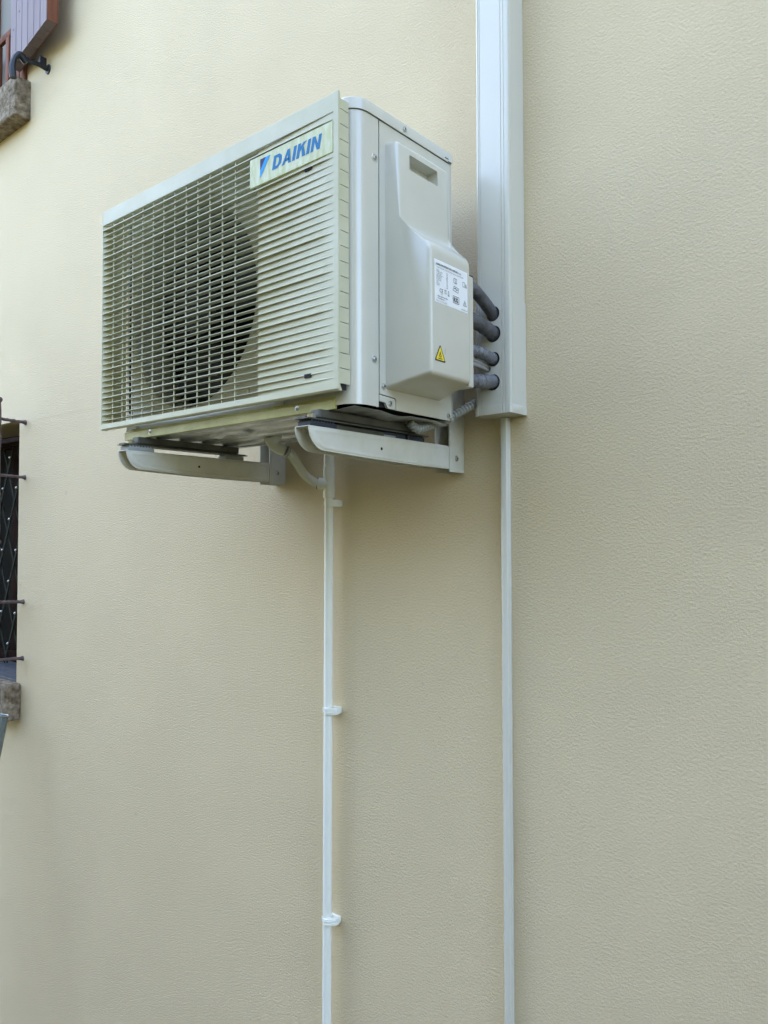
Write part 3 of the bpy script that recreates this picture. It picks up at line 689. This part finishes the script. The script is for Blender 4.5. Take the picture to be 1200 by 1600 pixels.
# labels on the cover
def face_x(z, e=.0005): return AX1 + .1025 + (.512 - z) / (.512 - .286) * .0015 + e
def on_face(bm, e=.0005):
    for v in bm.verts: v.co.x = face_x(v.co.z, e)
    return bm
LY0, LY1, LZ0, LZ1 = -.3235, -.2200, .4160, .4930
bm = B(); box(bm, -.81, -.81 + .0002, LY0, LY1, LZ0, LZ1)
for v in bm.verts: v.co.x = face_x(v.co.z, .0004 if v.co.x > -.8099 else .0001)
lab = obj('rating_label', bm, M['label'], cover); tag(lab, 'white rating label with small print and symbols', None)
RIGHT, UPV = (0, 1, 0), (0, 0, 1)
def lab_text(txt, size, y, z, m='ink', bold=0.0, sx=1.0, par=None, name='print'):
    bm = text_bm(txt, size, (-.81, y, z), RIGHT, UPV, bold, 0, sx); on_face(bm, .0008); return obj(name, bm, M[m], par or lab)
lab_text('DAIKIN INDUSTRIES CZECH REPUBLIC s.r.o.', .0050, LY0 + .005, LZ1 - .0095, 'ink', .02, .80)
lab_text('U Nove Hospody 1/1155 301 00 Plzen Skvrnany Czech Republic', .0037, LY0 + .005, LZ1 - .0145, 'ink2', 0, .88)
rows = ['MODEL', 'POWER SUPPLY', '1~ 50Hz 230V', 'MAX CURRENT A', 'REFRIGERANT', 'PS HIGH MPa', 'PS LOW MPa', 'IPX4', 'MASS kg', 'SER.NO']
for i, t in enumerate(rows):
    lab_text(t, .0030, LY0 + .005, LZ1 - .0195 - i * .0030, 'ink2', 0, .9)
    lab_text(random.choice(['220-240', '15.0', '4.17', '1.70', '0.90', 'R32']), .0030, LY0 + .035, LZ1 - .0195 - i * .0030, 'ink', 0, .95)
lab_text('CE', .0105, LY0 + .014, LZ0 + .0195, 'ink', 0, .9); lab_text('0035', .0032, LY0 + .018, LZ0 + .0160, 'ink2')
lab_text('UK', .0048, LY0 + .0290, LZ0 + .0245, 'ink', .01); lab_text('CA', .0048, LY0 + .0290, LZ0 + .0200, 'ink', .01)
lab_text('Serial number and date', .0033, LY0 + .008, LZ0 + .0110, 'ink', .02); lab_text('of manufacture', .0033, LY0 + .008, LZ0 + .0070, 'ink', .02)
lab_text('Made in Czech Republic', .0034, LY0 + .004, LZ0 + .0022, 'ink2', 0); lab_text('3P517796-1W', .0034, LY1 - .021, LZ0 + .0025, 'ink2', .01)
def outl(pts, w, name='symbol', m='ink', par=None, close=True, e=.0008, fx=None):
    bm = B(); n = len(pts)
    for i in range(n if close else n - 1):
        a, b = Vector(pts[i]), Vector(pts[(i + 1) % n]); d = (b - a).normalized(); q = Vector((-d.y, d.x)) * w / 2; d = d * w * .4
        bm.faces.new([bm.verts.new((-.81, c.x, c.y)) for c in (a - q - d, b - q + d, b + q + d, a + q - d)])
    return obj(name, on_face(bm, e), M[m], par or lab)
def rect(y, z, w, h): return [(y, z), (y + w, z), (y + w, z + h), (y, z + h)]
sy = LY0 + .056
outl(rect(sy + .003, LZ0 + .0475, .0045, .0085), .0008); outl(rect(sy + .0075, LZ0 + .0475, .0045, .0085), .0008)            # open book
outl([(sy, LZ0 + .0335), (sy + .016, LZ0 + .031), (sy + .018, LZ0 + .0395), (sy + .003, LZ0 + .0415)], .0008)               # service hand and tools
outl([(sy + .004, LZ0 + .037), (sy + .008, LZ0 + .0385), (sy + .011, LZ0 + .0355), (sy + .015, LZ0 + .037)], .0013, close=False)
outl(rect(sy, LZ0 + .0105, .019, .0125), .0009); lab_text('R32', .0105, sy + .0018, LZ0 + .0130, 'ink', .04, .88, name='refrigerant_mark')
ry = LY1 - .016
outl(rect(ry, LZ0 + .0475, .0065, .0085), .0007); outl([(ry + .009, LZ0 + .0475), (ry + .010, LZ0 + .054), (ry + .0125, LZ0 + .0475)], .0010)
outl([(ry + .001, LZ0 + .012), (ry + .0115, LZ0 + .012), (ry + .00625, LZ0 + .0215)], .0009); outl([(ry + .00625, LZ0 + .0145), (ry + .00625, LZ0 + .0175)], .0012, close=False)
outl([(LY0 + .040, LZ0 + .020), (LY0 + .0435, LZ0 + .020), (LY0 + .0425, LZ0 + .027), (LY0 + .041, LZ0 + .027)], .0008); outl([(LY0 + .0395, LZ0 + .0185), (LY0 + .0445, LZ0 + .0185)], .0009, close=False)
# yellow flammability triangle
TY, TZ, TW, THh = -.3255, .3105, .0335, .0310
def tri(k, name, m, e, par):
    bm = B(); cy, cz = TY + TW / 2, TZ + THh * .36
    P = [(TY, TZ), (TY + TW, TZ), (TY + TW / 2, TZ + THh)]
    out = []
    for i, p in enumerate(P):                                      # slightly rounded points
        a = P[i - 1]; b = P[(i + 1) % 3]
        for q, t in ((a, .06), (b, .06)): out.append((p[0] + (q[0] - p[0]) * t, p[1] + (q[1] - p[1]) * t))
    bm.faces.new([bm.verts.new((-.81, cy + (y - cy) * k, cz + (z - cz) * k)) for y, z in out])
    return obj(name, on_face(bm, e), M[m], par)
wt = tri(1.0, 'warning_triangle', 'ink', .0005, cover); tag(wt, 'yellow triangle warning sticker with a flame', None)
tri(.78, 'triangle_field', 'yellow', .0007, wt)
bm = B(); fy, fz = TY + TW / 2, TZ + .0072
fl = [(-.0025, 0), (.0025, 0), (.0036, .0024), (.0026, .0052), (.0014, .0060), (.0012, .0090), (-.0002, .0115), (-.0012, .0078), (-.0028, .0050), (-.0034, .0024)]
bm.faces.new([bm.verts.new((-.81, fy + a, fz + b)) for a, b in fl]); obj('flame', on_face(bm, .0010), M['ink'], wt)
bm = B(); bm.faces.new([bm.verts.new((-.81, fy + a, fz + .001 + b * .5)) for a, b in [(p[0] * .45, p[1]) for p in fl]]); obj('flame_core', on_face(bm, .0013), M['yellow'], wt)
bm = B(); bm.faces.new([bm.verts.new((-.81, fy + a, fz + b)) for a, b in ((-.0062, -.0030), (.0062, -.0030), (.0062, -.0016), (-.0062, -.0016))]); obj('base_line', on_face(bm, .0010), M['ink'], wt)
bm = text_bm('3P600485-1', .0028, (-.81, TY + .0335, .3260), (0, 0, 1), (0, -1, 0)); obj('print', on_face(bm, .0006), M['ink2'], cover)

# ---------------------------------------------------------------- wall brackets
def bracket(x, label, pad, pad2x):
    """x is the outer (right) face of the arm"""
    t = thing('wall_bracket', label, 'bracket', (x - .018, -.03, .14), 'wall brackets under the air conditioner')
    zt, W = .1927, .034
    def prof(ins=0):
        P = [(-.0565, .1442 + ins), (-.0565, zt - ins), (-.4765 + ins, zt - ins * 1.0)]
        cy, cz, r = -.4380, .1920, .0400 - ins
        for k in range(0, 11):
            a = math.pi + math.pi / 2 * k / 10 * .93
            P.append((cy + (.0385 - ins) * math.cos(a), cz + r * math.sin(a)))
        P.append((-.30, .1475 + ins)); P.append((-.18, .1450 + ins))
        return P
    for xs, nm in ((x, 'arm'), (x - W, 'arm')):
        bm = B(); prism(bm, prof(), 'x', xs - .0022, xs, .0006, 1)
        if nm == 'arm' and xs == x:
            a = obj('arm', bm, M['bracket'], t, True, 'sharp'); arm = a
        else: obj('arm_web', bm, M['bracket'], t)
    # pressed field: a shallow raised border round the outer web
    bm = B(); inn = [(-.066, .1525), (-.066, .1845), (-.4575, .1835), (-.4500, .1700), (-.4330, .1620), (-.30, .1560), (-.18, .1530)]
    o_ = prof(.0035); o_ = [(-.0600, .1475), (-.0600, .1893), (-.4700, .1886), (-.4605, .1668), (-.4395, .1568), (-.30, .1512), (-.18, .1485)]
    va = [bm.verts.new((x + .0001, y, z)) for y, z in prof(.0010)[:2] + [(-.4745, .1905), (-.466, .1640), (-.4385, .1545), (-.30, .1495), (-.18, .1468)]]
    vb = [bm.verts.new((x + .0014, y, z)) for y, z in o_]; vc = [bm.verts.new((x + .0014, y * .9985 - .0003, z)) for y, z in [(p[0] * .6 + q[0] * .4, p[1] * .6 + q[1] * .4) for p, q in zip(o_, inn)]]
    vd = [bm.verts.new((x + .0002, y, z)) for y, z in inn]
    for A_, C_ in ((va, vb), (vb, vc), (vc, vd)):
        for k in range(7): bm.faces.new((A_[k], A_[(k + 1) % 7], C_[(k + 1) % 7], C_[k]))
    obj('arm_border', bm, M['bracket'], arm, True)
    bm = B(); box(bm, x - W - .0018, x - .0004, -.4765, -.0565, zt - .0001, zt + .0016, .0004, 1); obj('arm_top', bm, M['bracket'], t)
    bm = B(); tube(bm, [(x + .0002, -.2815, .1690), (x + .0006, -.2815, .1690)], .0030, 14); obj('arm_hole', bm, M['gap'], arm)
    bm = B(); box(bm, x - W * .55, x - W * .40, -.455, -.425, zt - .018, zt - .0002, .001); obj('bolt_nut', bm, M['screw'], t)
    # wall channel
    bm = B(); prism(bm, [(x + .0012, -.0560), (x + .0012, -.0005), (x - W - .0060, -.0005), (x - W - .0060, -.0560), (x - W - .0038, -.0560), (x - W - .0038, -.0028), (x - .0012, -.0028), (x - .0012, -.0560)], 'z', .1385, .5200)
    post = obj('post', bm, M['bracket'], t)
    bm = B(); box(bm, x + .0013, x + .0022, -.0520, -.0500, .145, .515, .0003, 1); box(bm, x + .0013, x + .0022, -.0065, -.0045, .145, .515, .0003, 1); obj('post_rib', bm, M['bracket'], post)
    so, cr = screw('screw', (x + .0014, -.0300, .1690), (1, 0, 0), .0052, t); obj('cross_recess', cr, M['gap'], so)
    # isolating pads, zinc rail and bolts
    pads = ((-.4720, -.4050), (-.1980, -.1420))
    for i, (y0, y1) in enumerate(pads):
        bm = B(); box(bm, x - W + .0, x - .0010, y0, y1, zt + .0018, zt + .0105, .0010, 1)
        k = int((y1 - y0) / .0075)
        for j in range(k):
            yy = y0 + .003 + j * .0075; box(bm, x - W + .001, x - .0015, yy, yy + .0042, zt + .0107, zt + .0135)
        obj('rubber_pad', bm, M[pad], t)
        yy = (y0 + y1) / 2 if i else y0 + .018
        bm = B(); tube(bm, [(x - W * .5, yy, zt + .0183), (x - W * .5, yy, zt + .0250)], .0075, 6); obj('bolt', bm, M['screw'], t)
    bm = B()
    prism(bm, [(x - W - .002, zt + .0137), (x - .000, zt + .0137), (x - .000, zt + .0153), (x - .009, zt + .0153), (x - .009, zt + .0180), (x - W + .006, zt + .0180), (x - W + .006, zt + .0153), (x - W - .002, zt + .0153)], 'y', -.4790, -.1300)
    obj('rail', bm, M['rail'], t)
    if pad2x:
        bm = B(); box(bm, x - W + .002, x - .004, -.404, -.2700, zt + .0018, zt + .0100, .001, 1)
        for k in range(3): box(bm, x - .0039, x - .0030, -.403, -.271, zt + .0028 + k * .0024, zt + .0040 + k * .0024)
        obj('pad_strip', bm, M['rail'], t)
        bm = B(); box(bm, x - W + .002, x - .006, -.268, -.1985, zt + .0018, zt + .0120, .001, 1); obj('pad_core', bm, M['rubber'], t)
        bm = B()
        for k in range(8): box(bm, x - .0059, x - .0040, -.268 + k * .0045, -.265 + k * .0045, zt + .0018, zt + .0060)
        obj('pad_comb', bm, M['padgrey'], t)
    bm = B(); box(bm, x - W + .004, x - .004, -.445, -.155, zt + .0182, zt + .0345, .002, 1); obj('foot_rail', bm, M['rail'], t)
    return t
bracket(-.962, 'white painted bracket with dark rubber pads under the right end of the air conditioner', 'rubber', True)
bracket(-1.545, 'white painted bracket with grey pads under the left end of the air conditioner', 'padgrey', False)

# ---------------------------------------------------------------- wide duct with cover, collar cap and holes
duct = thing('cable_duct', 'wide white plastic duct running up the wall right of the air conditioner', 'duct', (-.845, -.03, .25))
TX0, TX1, TY_ = -.8847, -.8055, -.0620
def duct_outline(o, grooves):
    """closed U profile, o = how far outside the nominal faces"""
    x0, x1, y = TX0 - o, TX1 + o, TY_ - o
    P = [(x0, -.0008), (x0, y + .004), (x0 + .0012, y + .0012), (x0 + .004, y)]
    for g in grooves: P += [(g - .0010, y), (g - .0006, y + .0012), (g + .0006, y + .0012), (g + .0010, y)]
    P += [(x1 - .004, y), (x1 - .0012, y + .0012), (x1, y + .004)]
    P += [(x1, y + .0080), (x1 - .0008, y + .0084), (x1 - .0008, y + .0092), (x1, y + .0096), (x1, -.0008)]
    t = .0018
    P += [(x1 - t, -.0008), (x1 - t, y + t + .001), (x0 + t, y + t + .001), (x0 + t, -.0008)]
    return P
GRV = (-.8785, -.8745, -.8235, -.8165)
bm = B(); prism(bm, duct_outline(0, GRV), 'z', .4880, 4.2); obj('duct_body', bm, M['duct'], duct, True, 'sharp')
bm = B(); prism(bm, duct_outline(.0022, GRV), 'z', .2640, .4870); dl = obj('duct_cover', bm, M['duct'], duct, True, 'sharp'); tag(dl, 'lower duct cover with five round pipe holes', None)
HOLES = [(-.8465, .4600, .0158), (-.8455, .4180, .0172), (-.8462, .3655, .0152), (-.8600, .3470, .0074), (-.8475, .3175, .0168)]
bm = B()
for x, z, r in HOLES: tube(bm, [(x + .0022, -.085, z - .0014), (x + .0022, -.045, z - .0014)], r, 28)
boolean(dl, bm)
bm = B(); prism(bm, duct_outline(.0040, GRV)[:-4] , 'z', .2500, .2680, .0006, 1); obj('end_cap', bm, M['duct'], duct, True, 'sharp')
bm = B(); box(bm, TX0 + .004, TX1 - .004, -.004, -.001, .30, 4.19); obj('duct_back', bm, M['gap'], duct)

mini = thing('mini_duct', 'narrow white square conduit running down the wall below the wide duct', 'conduit', (-.848, -.01, GROUND + .05))
bm = B(); box(bm, -.8554, -.8416, -.0196, -.0004, GROUND + .052, .2497, .0014, 2); obj('conduit_body', bm, M['duct'], mini, True, 'sharp')
bm = B(); box(bm, -.8417, -.8412, -.0075, -.0068, GROUND + .055, .2490); obj('lid_joint', bm, M['hosew'], mini)

# ---------------------------------------------------------------- insulated pipes and cables into the duct
def pipe(name, label, cat, P, r, m, seg=20, wob=.0, group=None, n=44):
    P = [Vector(p) for p in P]; t = thing(name, label, cat, tuple(P[0]), group)
    pp = spline(P, n); bm = B(); tube(bm, pp, [r * (1 + random.uniform(-wob, wob)) for _ in pp], seg); obj('sleeve' if 'pipe' in name else 'sheath', bm, M[m], t, True, 'sharp'); return t, pp
G = 'insulated pipes entering the duct'
t, pp = pipe('insulated_pipe', 'topmost grey foam pipe with a pale band sloping down into the duct', 'pipe', [(-.900, -.150, .515), (-.868, -.148, .509), (-.854, -.125, .498), (-.849, -.095, .481), (-.8465, -.0615, .4600), (-.846, -.03, .441)], .0126, 'insul', wob=.02, group=G)
k = int(len(pp) * .60)
bm = B(); tube(bm, [pp[k], pp[k].lerp(pp[k + 1], .5)], .0124, 20); obj('band', bm, M['tie'], t, True, 'sharp')
pipe('insulated_pipe', 'thickest dark grey foam pipe, second from the top at the duct', 'pipe', [(-.900, -.150, .446), (-.868, -.148, .441), (-.854, -.125, .434), (-.849, -.095, .427), (-.8455, -.0615, .4180), (-.846, -.03, .410)], .0145, 'insul', wob=.05, group=G)
pipe('insulated_pipe', 'grey tape wrapped pipe between the foam pipe and the thin cables', 'pipe', [(-.900, -.150, .378), (-.868, -.148, .376), (-.854, -.125, .373), (-.849, -.095, .370), (-.8462, -.0615, .3655), (-.846, -.03, .360)], .0118, 'tape', wob=.10, group=G, n=60)
t, pp = pipe('insulated_pipe', 'lowest shiny grey wrapped pipe entering the duct almost level', 'pipe', [(-.900, -.150, .306), (-.868, -.148, .308), (-.854, -.125, .311), (-.850, -.095, .314), (-.8475, -.0615, .3180), (-.847, -.03, .320)], .0138, 'tape', wob=.12, group=G, n=60)
for o_, z_, lab_ in ((0, 0, 'upper thin grey cable entering the duct between wrapped pipes'), (.003, -.0088, 'lower thin grey cable entering the duct between wrapped pipes')):
    pipe('power_cable', lab_, 'cable', [(-.900, -.150, .352 + z_), (-.868, -.148, .356 + z_), (-.858, -.125, .355 + z_), (-.858, -.095, .353 + z_ * .8), (-.860, -.0615, .3508 + z_ * .8), (-.862, -.03, .349 + z_)], .0046, 'cable', 12, group='power cables entering the duct')
vv = thing('service_valve', 'black service valve cap peeping out behind the valve cover', 'valve', (-.86, -.12, .50))
bm = B(); tube(bm, [(-.880, -.118, .522), (-.866, -.118, .522), (-.859, -.118, .522)], [.011, .011, .006], 6); obj('valve_cap', bm, M['iron'], vv, True, 'sharp')
bm = B(); tube(bm, [(-.862, -.118, .515), (-.862, -.118, .395)], .0042, 12); obj('valve_stem', bm, M['iron'], vv, True, 'sharp')

ch = thing('corrugated_conduit', 'grey corrugated conduit looping under the rear corner of the air conditioner', 'conduit', (-.93, -.12, .24))
pts, rad = corrug([(-.880, -.026, .300), (-.894, -.045, .284), (-.912, -.080, .262), (-.928, -.118, .240), (-.938, -.165, .2225), (-.941, -.195, .2150), (-.945, -.215, .2260)], .0062, .0100, .0076)
bm = B(); tube(bm, pts, rad, 16); obj('hose', bm, M['hose'], ch, True)

# ---------------------------------------------------------------- drain
dp = thing('drain_pipe', 'thin white drain pipe running down the wall below the air conditioner', 'pipe', (-1.3638, -.022, GROUND + .05))
PX = lambda z: -1.3543 + (z - .08) * .0061
PY = -.026
bm = B(); tube(bm, [(PX(GROUND + .06), PY, GROUND + .06), (PX(.098), PY, .098)], .0112, 24); obj('pipe_body', bm, M['pvc'], dp, True, 'sharp')
bm = B(); tube(bm, [(PX(.2), PY, .0955), (PX(.2), PY, .0965), (PX(.2), PY, .1745), (PX(.2), PY, .1755)], [.0142, .0152, .0152, .0142], 24)
tube(bm, spline([(PX(.2), PY - .002, .1300), (PX(.2) - .010, PY - .010, .1310), (PX(.2) - .022, PY - .018, .1335)], 8), .0148, 20)
obj('tee', bm, M['pvc'], dp, True, 'sharp')
bm = B(); tube(bm, [(PX(.2), PY, .1756), (PX(.2), PY, .225)], .0137, 24); obj('upper_pipe', bm, M['pvc'], dp, True, 'sharp')
def clip(z, first):
    bm = B(); x = PX(z)
    box(bm, x - .013, x + .0235, -.0085, -.0006, z - .0075, z + .0075, .0012, 2)
    q = [(x + .0118, -.0085), (x + .0118, -.0330), (x + .0030, -.0405), (x + .0005, -.0385), (x + .0160, -.0300), (x + .0245, -.0080)]
    q = [(x - .002, -.0390), (x + .004, -.0412), (x + .013, -.0375), (x + .0250, -.0200), (x + .0250, -.0085), (x + .0118, -.0085), (x + .0118, -.0300), (x + .006, -.0372)]
    prism(bm, q, 'z', z - .0085, z + .0085, .0006, 1)
    for k in (-1, 1):
        q2 = [(x - .001, -.0394), (x + .004, -.0420), (x + .0138, -.0382), (x + .0258, -.0205), (x + .0250, -.0200), (x + .013, -.0370), (x + .004, -.0408)]
        prism(bm, q2, 'z', z + k * .0035 - .0011, z + k * .0035 + .0011)
    box(bm, x - .0148, x - .0118, -.031, -.0086, z - .0062, z + .0062, .001, 2)
    return obj('clip', bm, M['pvc'], dp, True, 'sharp')
for z in (.0820, -.4356, -.9530, -1.47, -1.98): clip(z, False)
dh = thing('drain_hose', 'pale corrugated drain hose hanging from the base pan to the drain pipe', 'hose', (-1.36, -.2, .19))
pts, rad = corrug([(-1.318, -.205, .1965), (-1.322, -.185, .1900), (-1.338, -.150, .1720), (-1.356, -.110, .1500), (-1.366, -.075, .1375), (-1.376, -.048, .1335)], .0070, .0108, .0078)
bm = B(); tube(bm, pts, rad, 18); obj('hose', bm, M['hosew'], dh, True)
bm = B(); tube(bm, spline([(-1.345, -.222, .2290), (-1.342, -.219, .214), (-1.333, -.214, .203), (-1.320, -.204, .197)], 12), [.0215, .0210, .0195, .0175, .0160, .0145, .0135, .0130, .0125, .0125, .0122, .0120, .0120][:13], 22); obj('spigot', bm, M['hosew'], dh, True, 'sharp')
bm = B(); tube(bm, [(-1.3205, -.205, .1975), (-1.3195, -.1985, .1948)], .0130, 20); obj('hose_clamp', bm, M['padgrey'], dh, True, 'sharp')
bm = B(); e = Vector((PX(.2) - .0215, PY - .0178, .1334)); d_ = Vector((-.8, -.6, .15)).normalized(); tube(bm, [e, e + d_ * .0015], .0151, 20); obj('socket_rim', bm, M['gap'], dh, True, 'sharp')
